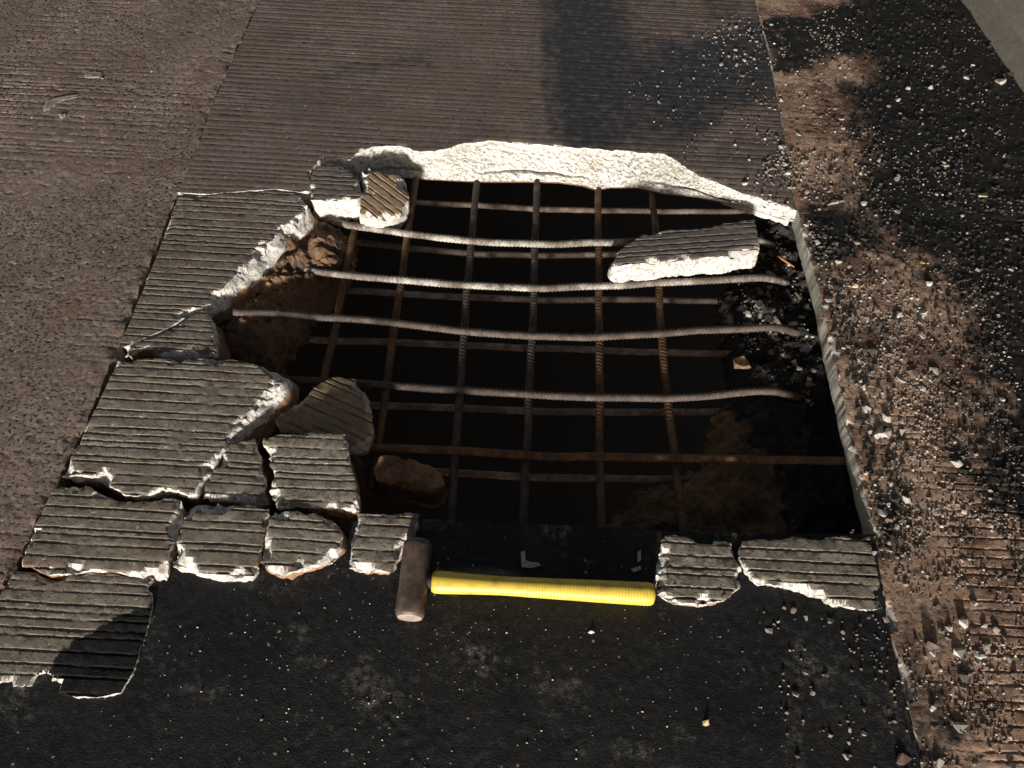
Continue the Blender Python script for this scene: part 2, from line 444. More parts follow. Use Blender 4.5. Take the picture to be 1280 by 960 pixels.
# concrete deck beyond the hole
FAR_TOP = [(386, 238), (387, 214), (400, 199), (438, 199), (446, 190), (470, 183), (500, 181), (524, 189), (548, 187), (580, 179), (612, 175), (680, 180), (742, 185), (800, 191), (832, 191), (852, 206), (884, 224), (920, 238), (950, 247), (984, 257)]
crack = [(222, 241), (262, 243), (300, 240), (345, 236), (375, 240)]
dark_patch = soft_poly([(668, -60), (760, -60), (790, 20), (830, 78), (880, 60), (960, 40), (1015, 10), (1080, 0), (1085, 80), (975, 105), (890, 122), (850, 150), (838, 200), (686, 200), (676, 100)], blur=.085)  # soft-edged area where the far deck turns darker, bluish and smoother
dark_patch2 = soft_poly([(380, 92), (420, 78), (540, 66), (545, 78), (440, 96), (395, 102)], blur=.015)
dark_patch3 = soft_poly([(820, -60), (975, -60), (1010, 270), (930, 235), (850, 205), (826, 120)], blur=.06)
def deck_dark(u, v): return np.clip(.42*dark_patch3(u, v)*(1+.8*fbm(u, v, .08, 3, 24))+dark_patch(u, v)*(1.0+.45*fbm(u, v, .15, 3, 23))+.5*dark_patch2(u, v), 0, 1)  # sum of the darker areas of the far deck
pts = [(jr_n[0]-.003, jr_n[1]), (jl_n[0]+.003, jl_n[1])]+[(a+.001, b, .001) for a, b in [jl_n1]+jl[:4]]+pxp([(a, b, .0014) for a, b in crack])+pxp([(a, b, .004) for a, b in FAR_TOP])+[(a-.003, b, .001) for a, b in (jr[3], jr[2], jr[1], jr[0], jr_n1)]
deck = slab('bridge_deck', W0, pts, .06, (M_DECK, M_PALE, M_PALE), 3, world=True, rows=ROWS, lim=4, view=VIEW, chip=.35, depth=.0010, stain=deck_dark, du=.008, layers=2, rough=.00025, flare=-.0,
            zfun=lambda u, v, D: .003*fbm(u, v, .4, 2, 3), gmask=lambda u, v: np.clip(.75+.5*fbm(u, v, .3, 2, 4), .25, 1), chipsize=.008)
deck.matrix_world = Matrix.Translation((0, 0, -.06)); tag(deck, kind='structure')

# the far broken face of the hole: ruled between the top edge and its foot, then undercut
def strip_face(name, top, bot, zt, zb, mats, seed, lay=42, amp=.0042, du=.006, tail=.12):
    def res(pl, z, n):
        q = [P(a, b, z) for a, b in pl]; L = [0]
        for i in range(1, len(q)): L.append(L[-1]+(q[i]-q[i-1]).length)
        t = np.linspace(0, L[-1], n)
        return np.stack([np.interp(t, L, [p[k] for p in q]) for k in range(3)], 1), L[-1]
    _, L = res(top, zt, 10); n = int(L/du)
    a, _ = res(top, zt, n)
    q = [P(p[0], p[1], zb+(.034*min(1, max(0, (p[0]-790)/70)))) for p in bot]; Lb = [0]
    for i in range(1, len(q)): Lb.append(Lb[-1]+(q[i]-q[i-1]).length)
    t = np.linspace(0, Lb[-1], n); b = np.stack([np.interp(t, Lb, [p[k] for p in q]) for k in range(3)], 1)
    s = np.linspace(0, L, n); vv = []; t_ = np.linspace(0, 1, lay)
    nrm = np.array([0, -.75, .65])
    led = .72+.16*fbm(s, 0*s, .16, 4, seed+2)
    for t in t_:
        p = a*(1-t)+b*t
        d = amp*(1.2*fbm(s, 0*s+t*.1, .06, 2, seed)+.55*fbm(s, 0*s+t*.1, .02, 2, seed+1)+1.0*fbm(s, 0*s+t*.1, .006, 2, seed+3))*min(1, t*6)
        ck = .022*np.exp(-((t-led)/.03)**2)*np.clip(.25+2*fbm(s, 0*s, .15, 2, seed+6), 0, 1)
        p = p+nrm*(d-ck)[:, None]; vv.append(p)
    for e in (.02, tail):
        p = vv[lay-1].copy(); p[:, 1] += e*1.0; p[:, 2] -= .01+e*.5; vv.append(p)
    rows_ = len(vv); V = np.vstack(vv); F = []; mi = []
    for k in range(rows_-1):
        for i in range(n-1):
            F.append((k*n+i, (k+1)*n+i, (k+1)*n+i+1, k*n+i+1)); mi.append(0 if k < lay-2 else 1)
    me = bpy.data.meshes.new(name); me.from_pydata(V.tolist(), [], F)
    for m in mats: me.materials.append(m)
    me.polygons.foreach_set('material_index', mi); me.update()
    return me
FAR_BOT = [(386, 262), (390, 250), (410, 236), (440, 232), (470, 222), (500, 222), (520, 224), (560, 226), (600, 228), (660, 228), (700, 229), (730, 233), (745, 238), (765, 235), (800, 236), (830, 243), (870, 247), (930, 258), (965, 270), (997, 279)]
me = strip_face('broken_face', FAR_TOP+[(997, 264)], FAR_BOT, -.004, -.072, (M_PALE, M_SOIL), 11)
bf = new_obj('broken_face', me, deck); bf.matrix_parent_inverse = deck.matrix_world.inverted(); bf['label'] = 'pale freshly broken far face of the hole'

# right-hand strip and black gutter up to the barrier
ba, bb = xy(1200, 0), xy(1283, 122)
bmid = ((ba[0]+bb[0])/2, (ba[1]+bb[1])/2); bl_ = math.hypot(bb[0]-ba[0], bb[1]-ba[1])
b_n = (ba[0]+(jr_n[0]-jr[0][0]), jr_n[1]); b_s = ext(bb, ba, 3)
muck1 = soft_poly([(1080, -80), (1062, 30), (1066, 70), (1060, 150), (1075, 215), (1060, 270), (1010, 285), (1035, 330), (1080, 318), (1150, 322), (1190, 400), (1218, 520), (1230, 640), (1400, 760), (1700, 300), (1400, -80)], blur=.1, warp=.09)
muck2 = soft_poly([(1003, 262), (1060, 275), (1070, 320), (1030, 345), (1012, 325)], blur=.03, warp=.06)
muck3 = soft_poly([(1092, 570), (1130, 600), (1160, 650), (1150, 700), (1112, 720), (1098, 660)], blur=.03, warp=.06)
muck4 = soft_poly([(1110, 800), (1150, 830), (1190, 900), (1200, 1000), (1140, 1000), (1120, 880)], blur=.03, warp=.06)
dark_band = soft_poly([(940, 20), (1000, 22), (1070, 10), (1075, 70), (1000, 80), (962, 92), (945, 75)], blur=.03, warp=.06)  # dark band of the far deck continued across the shoulder
def strip_stain(u, v):
    return np.clip(muck1(u, v)+.75*muck2(u, v)+.6*muck3(u, v)+.6*muck4(u, v)+.85*dark_band(u, v)+.6*np.clip(fbm(u, v, .14, 4, 66)-.05, 0, 1)+.35*fbm(u, v, .03, 3, 67)*(muck1(u, v) < .95), 0, 1)
def strip_z(u, v, D):
    s = strip_stain(u, v)
    return .0025*fbm(u, v, .2, 3, 14)+s*(.003+.004*fbm(u, v, .06, 3, 15)+.0012*fbm(u, v, .012, 2, 16))-.0015*np.clip(fbm(u, v, .014, 2, 18)-.15, 0, 1)*2
pts = [(b_n[0]+.3, b_n[1]), (jr_n[0]+.003, jr_n[1])]+[(a+.003, b, .0026 if b < 1.52 else .0012) for a, b in [jr_n1]+jr+[jr_s1]]+[(jr_s[0]+.003, jr_s[1]), (b_s[0]+.3, b_s[1]-40), (b_s[0]+.3, b_s[1]), (bb[0]+.3, bb[1])]
strip = slab('bridge_shoulder', W0, pts, .16, (M_STRIP, M_WALLCUT, M_WALLCUT), 4, world=True, rows=R2, lim=4, view=VIEW, chip=.5, depth=.004, stain=strip_stain, zfun=strip_z, rough=.0005, du=.0075,
             gmask=lambda u, v: np.clip((u-.735)/.04, 0, 1)*np.clip(.02+.35*fbm(u, v, .25, 2, 44)+.6*np.clip((u-.82)/.1, 0, 1)*np.clip((.85-v)/.2, 0, 1), .03, .8), side_amp=.0007, brown_from=2, layers=10, under=.8)
strip.matrix_world = Matrix.Translation((0, 0, -.16)); tag(strip, kind='structure')

# black asphalt in the foreground
ZA = -.012
asp = [(-70, 905), (20, 812), (120, 790), (178, 742), (222, 706), (330, 692), (432, 690), (438, 652, .002), (525, 648, .0012), (640, 653, .0012), (825, 664, .0012), (1090, 671, .001)]
pts = pxp(asp, ZA)+[(a-.002, b, .002) for a, b in jr[8:]+[jr_s1]]+[(jr_s[0], jr_s[1]), (jl_s[0], jl_s[1]), (jl_s1[0]+.004, jl_s1[1])]
def asp_z(u, v, D):
    lump = np.clip(fbm(u, v, .12, 3, 51)-.1, 0, 1)
    return .003*fbm(u, v, .35, 2, 50)+.0005*fbm(u, v, .012, 3, 52)*(1+8*lump)+.004*lump*fbm(u, v, .03, 3, 53)+.013*np.clip((u-.56)/.14, 0, 1)
def asp_h(x, y): return ZA+float(asp_z(np.array([x]), np.array([y]), 0)[0])
asph = slab('asphalt_road', W0, pts, .14, (M_ASPH, M_SOIL, M_SOIL), 5, world=True, lim=4, view=VIEW, chip=0, depth=0, du=.006, flat_du=.005, zfun=asp_z, rough=.0003, side_amp=.004)
asph.matrix_world = Matrix.Translation((0, 0, ZA-.14)); tag(asph, kind='structure')

# lower broken concrete left of the hole (the fragments lie on it) and on the right inside the hole
ZB = -.07
bl = [(380, 240), (386, 262), (414, 276), (441, 288), (437, 315), (430, 338), (406, 362), (374, 388), (366, 412), (346, 430), (346, 462), (362, 505), (445, 560), (458, 600), (440, 660), (330, 740), (180, 770), (20, 880), (-60, 880), (20, 712), (75, 605), (150, 445), (225, 250)]
pts = [p[:2]+(.006,) for p in pxp(bl, ZB)]
rub_l = soft_poly([(385, 262), (440, 285), (435, 335), (400, 360), (345, 370), (280, 400), (262, 440), (345, 450), (360, 400), (300, 345)], ZB, .03)
def base_z(u, v, D):
    return .03*fbm(u, v, .07, 3, 31)*np.clip(D/.03, .3, 1)*(D < .3)+.02*fbm(u, v, .022, 4, 32)+.006*np.abs(fbm(u, v, .008, 2, 37))-.05*np.exp(-D/.02)-.008+.035*rub_l(u, v)
base_l = slab('deck_base', W0, pts, .09, (M_SOIL, M_SOIL, M_SOIL), 6, world=True, chip=0, depth=0, du=.006, zfun=base_z, rough=.003, side_amp=.01, flat_ang=8)
base_l.matrix_world = Matrix.Translation((0, 0, ZB-.09)); tag(base_l, kind='structure')
ZR = -.115
br = [(952, 262), (1040, 262), (1110, 460), (1170, 660), (1180, 700), (760, 690), (762, 646), (775, 624), (812, 600), (852, 588), (890, 566), (893, 530), (900, 508), (922, 488), (915, 440), (910, 395), (902, 362), (925, 330), (945, 305)]
pts = [p[:2]+(.008,) for p in pxp(br, ZR)]
def rub_z(u, v, D):
    return .035*fbm(u, v, .09, 3, 35)+.024*fbm(u, v, .025, 4, 36)+.006*np.abs(fbm(u, v, .008, 2, 38))-.05*np.exp(-D/.02)
def rub_h(x, y): return ZR+float(rub_z(np.array([x]), np.array([y]), np.array([.2]))[0])
base_r = slab('rubble_ledge', W0, pts, .08, (M_LEDGE, M_LEDGE, M_LEDGE), 8, stain=soft_poly([(905, 250), (1060, 250), (1110, 480), (1140, 700), (985, 700), (960, 560), (900, 495), (905, 380)], ZR, .04, .04), world=True, chip=0, depth=0, du=.006, zfun=rub_z, rough=.003, side_amp=.01, flat_ang=8)  # rubble tone drops to near black along the wall side
base_r.matrix_world = Matrix.Translation((0, 0, ZR-.08)); tag(base_r, kind='structure')

# ground far below the deck
me = bpy.data.meshes.new('ground'); S = 90
me.from_pydata([(-S, -S, -5), (S, -S, -5), (S, S, -5), (-S, S, -5)], [], [(0, 1, 2, 3)]); me.materials.append(M_VOID)
tag(new_obj('ground', me), kind='structure')

# concrete barrier, top right corner
path = [Vector((b_s[0], b_s[1]-40, 0)), Vector((*b_s, 0)), Vector((*bb, 0)), Vector((*bmid, 0)), Vector((*ba, 0)), Vector((*b_n, 0))]
prof = [(0, -.1), (0, .0), (.012, .075), (.16, .33), (.21, .82), (.225, .835), (.41, .835), (.425, .82), (.44, -.1)]
V = []; F = []; ks = path
for k, p in enumerate(path):
    d = (path[min(k+1, len(path)-1)]-path[max(k-1, 0)]).normalized(); n = Vector((d.y, -d.x, 0))
    for a, z in prof: V.append(p+n*a+Vector((0, 0, z)))
m_ = len(prof)
for k in range(len(ks)-1):
    for i in range(m_-1): F.append((k*m_+i, k*m_+i+1, (k+1)*m_+i+1, (k+1)*m_+i))
me = bpy.data.meshes.new('concrete_barrier'); me.from_pydata([tuple(v) for v in V], [], F); me.materials.append(M_BARR)
tag(new_obj('concrete_barrier', me), 'plain grey concrete barrier in the far right corner beside the black gutter', 'barrier')

# ------------------------------------------------------------------ broken slab fragments
def frag(label, px, zt, thick, seed, ang=0, nrm=(0, 0, 1), mats=None, name='slab_fragment', group='broken pieces of grooved slab', **kw):
    cx = sum(p[0] for p in px)/len(px); cy = sum(p[1] for p in px)/len(px)
    a = math.radians(ang); fr = Frame(P(cx, cy, zt), (math.cos(a), math.sin(a), 0), nrm)
    pts = [fr.hit(p[0], p[1])+tuple(p[2:]) for p in px]
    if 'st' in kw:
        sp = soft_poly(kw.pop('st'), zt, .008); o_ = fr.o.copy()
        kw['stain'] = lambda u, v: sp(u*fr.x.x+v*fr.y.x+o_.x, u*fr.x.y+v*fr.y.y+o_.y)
    kw.setdefault('gmask', lambda u, v: np.clip(.75+1.1*fbm(u+seed, v*2.5, .05, 3, seed+60), .08, 1.15))
    kw.setdefault('rough', .0006)
    o = slab(name, fr, pts, thick, mats or (M_TOP, M_PALE, M_BROWN), seed, step=kw.pop('step', .0035), du=kw.pop('du', .005), **kw)
    return tag(o, label, 'concrete fragment', group)
J3 = .003
frag('grooved slab piece left of the hole with long white broken diagonal edge',
     [(224, 243, .0014), (262, 245, .0014), (300, 242, .0014), (345, 238, .0014), (372, 243, .003), (384, 256, .004, .02), (376, 268, .005, .035), (345, 295, .006, .04), (312, 325, .006, .04), (282, 355, .006, .035), (255, 382, .002, .02), (205, 412, .0015, 0), (152, 434, .0015), (150, 430, .001), (174, 374, .001), (198, 314, .001)],
     .001, .06, 21, mats=(M_MID, M_PALE, M_BROWN), brown_from=.62, chipsize=.014, jag=.0025, layers=11)
frag('narrow triangular grooved sliver between the thin white crack and the large slab piece',
     [(152, 440, .002), (170, 428, .002), (207, 415, .0015), (257, 386, .002), (262, 402, .003, .02), (268, 430, .003, .02), (271, 444, .003, .01), (230, 441, .002), (198, 443, .003), (186, 432, .003), (160, 438, .002)],
     .002, .055, 22, mats=(M_MID, M_PALE, M_BROWN), brown_from=.3)
frag('largest grooved slab piece at the left with a chipped white corner towards the hole',
     [(148, 448), (200, 447), (275, 447), (320, 455), (346, 463, .004, .02), (352, 476, .005, .035), (318, 510, .006, .04), (294, 536, .005, .035), (282, 553, .003, .015), (268, 577, .002, 0), (252, 597, .002), (246, 608, .003), (238, 618), (222, 612, .004), (206, 612), (190, 618), (160, 618, .004), (140, 608), (124, 596, .004), (100, 592), (74, 592, .002), (101, 550, .001), (128, 492, .001)],
     .010, .06, 23, brown_from=.55, chipsize=.015, layers=11)
frag('small grooved piece wedged right of the large slab piece',
     [(283, 558), (318, 548), (324, 574), (330, 600), (336, 630, .002), (308, 628), (275, 624), (252, 622), (256, 604, .002), (272, 580, .002)],
     .006, .05, 24, brown_from=.3, nrm=(.03, .0, 1))
frag('grooved piece with shining white left edge below the leaning plate',
     [(329, 547, .004), (352, 543), (400, 541), (431, 543), (434, 560), (441, 590), (446, 618), (447, 636), (425, 636), (400, 634), (375, 633), (350, 636, .004), (339, 618, .005), (341, 590, .005), (334, 570, .005)],
     .018, .055, 25, brown_from=.3, nrm=(-.03, -.03, 1), chipsize=.013)
frag('brownish grooved plate leaning at the left edge of the rebars',
     [(344, 523), (367, 505), (401, 478), (420, 471), (444, 473), (456, 492), (464, 511), (466, 538), (460, 560), (430, 562), (390, 545), (350, 540)],
     -.005, .035, 26, ang=-22, nrm=(.05, .05, 1), mats=(M_TOPB, M_PALEB, M_SOIL), depth=.0045, gmean=.021, brown_from=.5, chip=.6)
frag('wide grooved piece by the left joint under the large slab piece',
     [(66, 611, .002), (90, 606), (112, 608), (130, 618), (150, 626), (175, 627), (205, 621), (226, 626), (222, 655, .004, .004), (210, 690, .004, .006), (207, 722, .003), (180, 719), (150, 714), (120, 712), (85, 716, .003), (58, 718), (42, 708), (24, 706), (42, 660, .0015)],
     .006, .055, 27, brown_from=.15, chipsize=.012)
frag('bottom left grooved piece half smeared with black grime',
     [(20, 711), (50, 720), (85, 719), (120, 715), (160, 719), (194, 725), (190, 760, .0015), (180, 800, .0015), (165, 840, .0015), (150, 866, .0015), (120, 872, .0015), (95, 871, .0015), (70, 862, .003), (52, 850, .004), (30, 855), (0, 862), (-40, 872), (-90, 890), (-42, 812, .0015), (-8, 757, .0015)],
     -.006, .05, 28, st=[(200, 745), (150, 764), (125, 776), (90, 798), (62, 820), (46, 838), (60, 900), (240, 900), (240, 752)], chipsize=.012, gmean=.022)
frag('grooved piece with crumbled white corners between two others above the asphalt',
     [(238, 627), (262, 629), (300, 632), (336, 636, .002), (332, 660, .003), (326, 685, .003), (322, 708), (318, 720), (290, 722), (268, 720), (240, 712), (216, 708), (216, 690, .005), (226, 660, .005)],
     .012, .034, 29, brown_from=.7, chipsize=.014, gmean=.021)
frag('grooved piece with rust brown right corner beside the asphalt',
     [(342, 637, .003), (365, 638), (395, 641), (412, 650, .004, .01), (424, 664, .005, .012), (424, 684, .004, .01), (414, 700), (385, 708), (352, 720, .005), (338, 712), (326, 703, .003), (331, 675, .003)],
     .020, .036, 30, brown_from=.2, nrm=(.05, -.03, 1), chipsize=.014, gmean=.021)
frag('square grooved piece touching the hammer head',
     [(447, 641), (480, 639), (524, 642), (521, 664), (498, 692), (490, 716), (465, 713), (436, 710), (440, 680, .004), (446, 658, .003)],
     .014, .03, 32, brown_from=.7, gmean=.022, chipsize=.010)
frag('crumbly grooved piece at the end of the yellow handle',
     [(832, 668), (880, 672), (914, 678), (916, 695), (930, 712), (926, 728), (905, 750), (880, 756), (850, 752), (822, 742), (822, 725, .005), (826, 700, .005)],
     .002, .016, 33, brown_from=.7, gmean=.022, rough=.0012, chip=1.2, depth=.0042)
frag('long grooved piece in the lower right corner of the hole',
     [(928, 676, .003), (970, 671), (1030, 670), (1087, 671), (1094, 700, .001), (1104, 762, .001), (1075, 762), (1040, 755), (1010, 742, .005), (975, 732), (950, 730, .005), (934, 716, .004), (924, 696, .004)],
     .004, .018, 34, brown_from=.7, gmean=.021, rough=.0009, depth=.0036)
# chunks above and in the hole
frag('small dark topped chunk with bright white front at the far left corner of the hole',
     [(402, 203), (427, 201), (440, 214), (449, 226), (450, 247), (420, 251), (388, 250), (387, 236), (391, 214)],
     .008, .075, 35, brown_from=1.4, mats=(M_TOPD, M_PALE, M_PALE), flare=.0, gmean=.016, depth=.002)
frag('tilted round edged chunk with slanting grooves beside the dark topped chunk',
     [(452, 213), (460, 206), (482, 207), (500, 213), (510, 231), (511, 254), (500, 268), (474, 272), (450, 266), (453, 240)],
     .0, .06, 36, ang=-35, nrm=(.10, -.10, 1), brown_from=1.4, mats=(M_TOPB, M_PALE, M_PALE), gmean=.017, depth=.004, chipsize=.022)
frag('loose slab chunk with white front lying across the rebars at the right',
     [(801, 293, .002), (840, 287), (880, 285), (912, 279), (944, 272, .002), (949, 314, .002, .012), (910, 320, .002, .014), (865, 324, .002, .014), (805, 328, .002, .014), (764, 333, .002, .012), (780, 308)],
     -.003, .046, 37, ang=9, layers=10, brown_from=1.4, mats=(M_TOPD, M_PALE, M_PALE), gmean=.017, depth=.003, chip=.5)
frag('brown broken chunk sunk below the near rebar',
     [(466, 585), (474, 569), (490, 565), (515, 575), (549, 588), (556, 606), (540, 610), (500, 598), (470, 600)],
     -.045, .1, 38, nrm=(.05, -.12, 1), mats=(M_BROWN, M_BROWN, M_SOIL), flare=.012, depth=0, brown_from=.2, rough=.004)

# ------------------------------------------------------------------ rebars
def rebar(label, px, z, rad, m, sag=0.0, name='rebar', group=None, pitch=.0095):
    zs = z if isinstance(z, (list, tuple)) else [z]*len(px)
    pt = [P(a, b, zz) for (a, b), zz in zip(px, zs)]
    L = [0]
    for i in range(1, len(pt)): L.append(L[-1]+(pt[i]-pt[i-1]).length)
    ar = np.array([tuple(p) for p in pt]); n = int(L[-1]/.0026); t = np.linspace(0, L[-1], n)
    # smooth (catmull-like) interpolation by repeated blending
    q = np.stack([np.interp(t, L, ar[:, k]) for k in range(3)], 1)
    kern = 41 if n > 120 else 9
    pad = kern//2; k_ = np.hanning(kern+2)[1:-1]; k_ /= k_.sum()
    d0 = q[0]-q[1]; d1 = q[-1]-q[-2]
    qq = np.vstack([q[0]+d0*np.arange(pad, 0, -1)[:, None], q, q[-1]+d1*np.arange(1, pad+1)[:, None]])
    q = np.stack([np.convolve(qq[:, k], k_, 'valid') for k in range(3)], 1)
    tan = np.gradient(q, axis=0); tan /= np.linalg.norm(tan, axis=1)[:, None]
    side = np.cross(tan, [0, 0, 1.0]); side /= np.linalg.norm(side, axis=1)[:, None]; upn = np.cross(side, tan)
    A = 10; V = []; o = q.mean(0)
    ph = (t/pitch) % 1
    ang = np.linspace(0, 2*math.pi, A, endpoint=False)
    for j, th in enumerate(ang):
        sh = (t/pitch+.25*math.sin(th*2)) % 1
        rib = np.clip(1-np.abs(sh-.5)/.24, 0, 1)
        r = rad*(.96+.2*np.minimum(1, rib*1.6)*(abs(math.sin(th)) > -.1)+.05*vn(t/.03, th*2+0*t, 5)) 
        if j in (0, A//2): r = rad*1.12+0*t
        V.append(q+side*(r*math.cos(th))[:, None]+upn*(r*math.sin(th))[:, None])
    wob = .0016*np.stack([vn(t/.09, 0*t+px[0][1], 81), vn(t/.09, 0*t+px[0][1], 82), vn(t/.09, 0*t+px[0][1], 83)], 1)
    V = (np.stack(V, 1)+wob[:, None, :]).reshape(-1, 3); F = []
    for i in range(n-1):
        for j in range(A):
            F.append((i*A+j, i*A+(j+1) % A, (i+1)*A+(j+1) % A, (i+1)*A+j))
    F.append(tuple(range(A))[::-1]); F.append(tuple((n-1)*A+j for j in range(A)))
    me = bpy.data.meshes.new(name); me.from_pydata((V-o).tolist(), [], F); me.materials.append(m)
    sm = np.ones(len(F), bool); me.polygons.foreach_set('use_smooth', sm); me.update()
    ob = new_obj(name, me); ob.location = o
    return tag(ob, label, 'rebar', group)
G1, G2, G3 = 'upper crosswise rebars', 'lower crosswise rebars', 'lengthwise rebars'
zu = -.058
rebar('bright whitish crosswise rebar nearest the far face, running under the loose chunk', [(392, 268), (430, 281), (500, 291), (560, 299), (620, 303), (680, 305), (750, 304), (810, 300), (880, 297), (935, 298), (965, 306)], [zu]*10+[-.12], .0085, M_RDUST, group=G1)
rebar('pale crosswise rebar just below the front of the loose slab chunk', [(362, 335), (410, 341), (500, 350), (585, 357), (670, 360), (760, 357), (850, 352), (940, 347), (958, 346), (984, 354)], [zu]*8+[zu-.004, -.12], .0085, M_RDUST, group=G1)
rebar('third upper crosswise rebar from the far face, its left end sunk in brown rubble', [(292, 390), (345, 392), (430, 398), (520, 407), (590, 415), (670, 420), (740, 421), (830, 416), (920, 411), (972, 409), (1004, 418)], [-.018, -.028, -.05]+[zu]*7+[-.12], .0085, M_RGREY, group=G1)
rebar('upper crosswise rebar that bends up to the right above the brown ledge', [(340, 474), (450, 480), (560, 487), (640, 492), (740, 497), (830, 498), (880, 495), (930, 490), (968, 488), (1000, 497)], [zu]*9+[-.12], .0085, M_RGREY, group=G1)
rebar('upper crosswise rebar nearest the hammer', [(425, 559), (560, 563), (700, 571), (850, 573), (980, 575), (1090, 578)], zu, .0085, M_RUST, group=G1)
zl = -.165
rebar('farthest dim crosswise rebar of the lower layer', [(470, 249), (520, 253), (600, 257), (680, 261), (760, 263), (860, 264), (950, 264)], zl, .008, M_RLOW, group=G2)
rebar('second dim lower crosswise rebar, just under the bright one', [(430, 302), (505, 310), (600, 318), (680, 320), (745, 318), (840, 316), (930, 316)], zl, .008, M_RLOW, group=G2)
rebar('third dim lower crosswise rebar from the far face', [(380, 358), (415, 362), (500, 368), (580, 372), (680, 376), (750, 374), (880, 376), (930, 377)], zl, .008, M_RLOW, group=G2)
rebar('fourth dim lower crosswise rebar from the far face', [(330, 420), (410, 426), (500, 428), (580, 432), (700, 436), (800, 440), (930, 443)], zl, .008, M_RLOW, group=G2)
rebar('fifth dim lower crosswise rebar from the far face', [(400, 504), (480, 507), (560, 510), (650, 513), (760, 516), (835, 516), (920, 513)], zl, .008, M_RLOW, group=G2)
rebar('sixth dim lower crosswise rebar, nearest the hammer', [(470, 586), (555, 590), (650, 596), (720, 598), (800, 600), (900, 598)], zl, .008, M_RLOW, group=G2)
zv = -.074
rebar('leftmost full lengthwise rebar, rusty, emerging from brown rubble', [(446, 276), (440, 302), (426, 370), (415, 430), (404, 480), (398, 510)], zv, .0082, M_RUST, group=G3)
rebar('rusty brown lengthwise rebar just right of the two far chunks', [(521, 215), (519, 232), (510, 290), (495, 400), (480, 500), (471, 560), (463, 610)], zv, .0082, M_RUST, group=G3)
rebar('third lengthwise rebar from the left, dark', [(598, 212), (596, 232), (588, 310), (580, 420), (572, 520), (565, 640), (563, 665)], zv, .0082, M_RGREY, group=G3)
rebar('fourth lengthwise rebar from the left, above the middle of the handle', [(671, 214), (671, 232), (668, 330), (665, 430), (660, 530), (655, 650), (654, 672)], zv, .0082, M_RGREY, group=G3)
rebar('fifth lengthwise rebar from the left, rusty at its near end', [(748, 220), (748, 238), (748, 330), (750, 450), (750, 560), (752, 655), (752, 675)], zv, .0082, M_RUST, group=G3)
rebar('rightmost lengthwise rebar, bent outward towards the right at its near end', [(813, 222), (815, 238), (822, 330), (827, 420), (835, 510), (845, 580), (853, 650), (856, 675)], zv, .0082, M_RUST, group=G3)
rebar('short rusty rebar stub lying on brown rubble left of the hole', [(320, 398), (313, 425), (305, 456), (301, 470)], [-.062, -.066, -.07, -.07], .0082, M_RUST, group=G3)

# ------------------------------------------------------------------ hammer
def lathe(name, prof, seg, m, parent, a, b, squash=None):
    """prof = [(t along a->b in metres, radius)]"""
    a = Vector(a); b = Vector(b); ax = (b-a).normalized(); s = ax.cross(Vector((0, 0, 1))).normalized(); u = s.cross(ax)
    V = []; F = []
    for t, r in prof:
        for j in range(seg):
            th = 2*math.pi*j/seg; rr = r(th) if callable(r) else r
            k = squash or (1, 1)
            V.append(tuple(a+ax*t+s*(rr*math.cos(th)*k[0])+u*(rr*math.sin(th)*k[1])))
    n = len(prof)
    for i in range(n-1):
        for j in range(seg): F.append((i*seg+j, i*seg+(j+1) % seg, (i+1)*seg+(j+1) % seg, (i+1)*seg+j))
    F.append(tuple(range(seg))[::-1]); F.append(tuple((n-1)*seg+j for j in range(seg)))
    me = bpy.data.meshes.new(name); me.from_pydata(V, [], F); me.materials.append(m)
    for p in me.polygons: p.use_smooth = len(p.vertices) == 4
    o = new_obj(name, me, parent); o.matrix_parent_inverse = parent.matrix_world.inverted(); return o
HZ = .0145
ha = P(523, 676, HZ+.002); hb = P(512, 773, HZ-.001); hl = (hb-ha).length
hc = P(517, 726, HZ); he = P(818, 743, .006)
ham = bpy.data.objects.new('sledge_hammer', None); C.objects.link(ham); ham.location = (hc.x, hc.y, ZA)
bpy.context.view_layer.update()
tag(ham, 'hammer with yellow handle and rusty steel head lying on the asphalt beside the hole', 'hammer')
def octo(r, k): return lambda th: r*(1-k*(1-abs(math.cos(2*th))**1.0)*.0)*(1+k*(max(abs(math.cos(th)), abs(math.sin(th)))-.9)*-1)
R = .0275
pr = [(0, R*.72), (.002, R*.86), (.007, R*.97), (.016, R), (hl*.22, R), (hl*.28, octo(R*.985, .15)), (hl*.5, octo(R*.985, .15)), (hl*.72, octo(R*.985, .15)), (hl*.78, R), (hl-.014, R), (hl-.006, R*.95), (hl-.0015, R*.85)]
hd = lathe('head', pr, 28, M_HEAD, ham, ha, hb)
ax = (hb-ha).normalized()
lathe('striking_face', [(0, R*.845), (.0012, R*.8), (.002, R*.6), (.0025, R*.2)], 28, M_FACE, hd, hb-ax*.0014, hb+ax).matrix_parent_inverse = Matrix.Identity(4)
hax = (he-hc).normalized(); Lh = (he-hc).length
st0 = .033
pr = [(st0, .012), (st0+.001, .0175), (st0+.006, .0205), (st0+.02, .0208), (Lh*.25, .0185), (Lh*.36, .0172), (Lh*.45, .0176)]
t = Lh*.46; i = 0
while t < Lh-.014:
    fr = (t-Lh*.46)/(Lh*.54); r = .0178+.0032*math.sin(fr*math.pi*.5)**1.2
    pr += [(t, r), (t+.0022, r+.0004), (t+.0036, r+.0004), (t+.0044, r-.0001)]; t += .0056
pr += [(Lh-.008, .0208), (Lh-.003, .0185), (Lh, .012)]
lathe('handle', pr, 24, M_YEL, ham, hc, he, (1.0, .92))
lathe('neck', [(.0, .012), (st0-.008, .0125), (st0+.003, .0135)], 20, plain('black_epoxy', (.02, .02, .02)), ham, hc, he)
for o in ham.children:
    pass

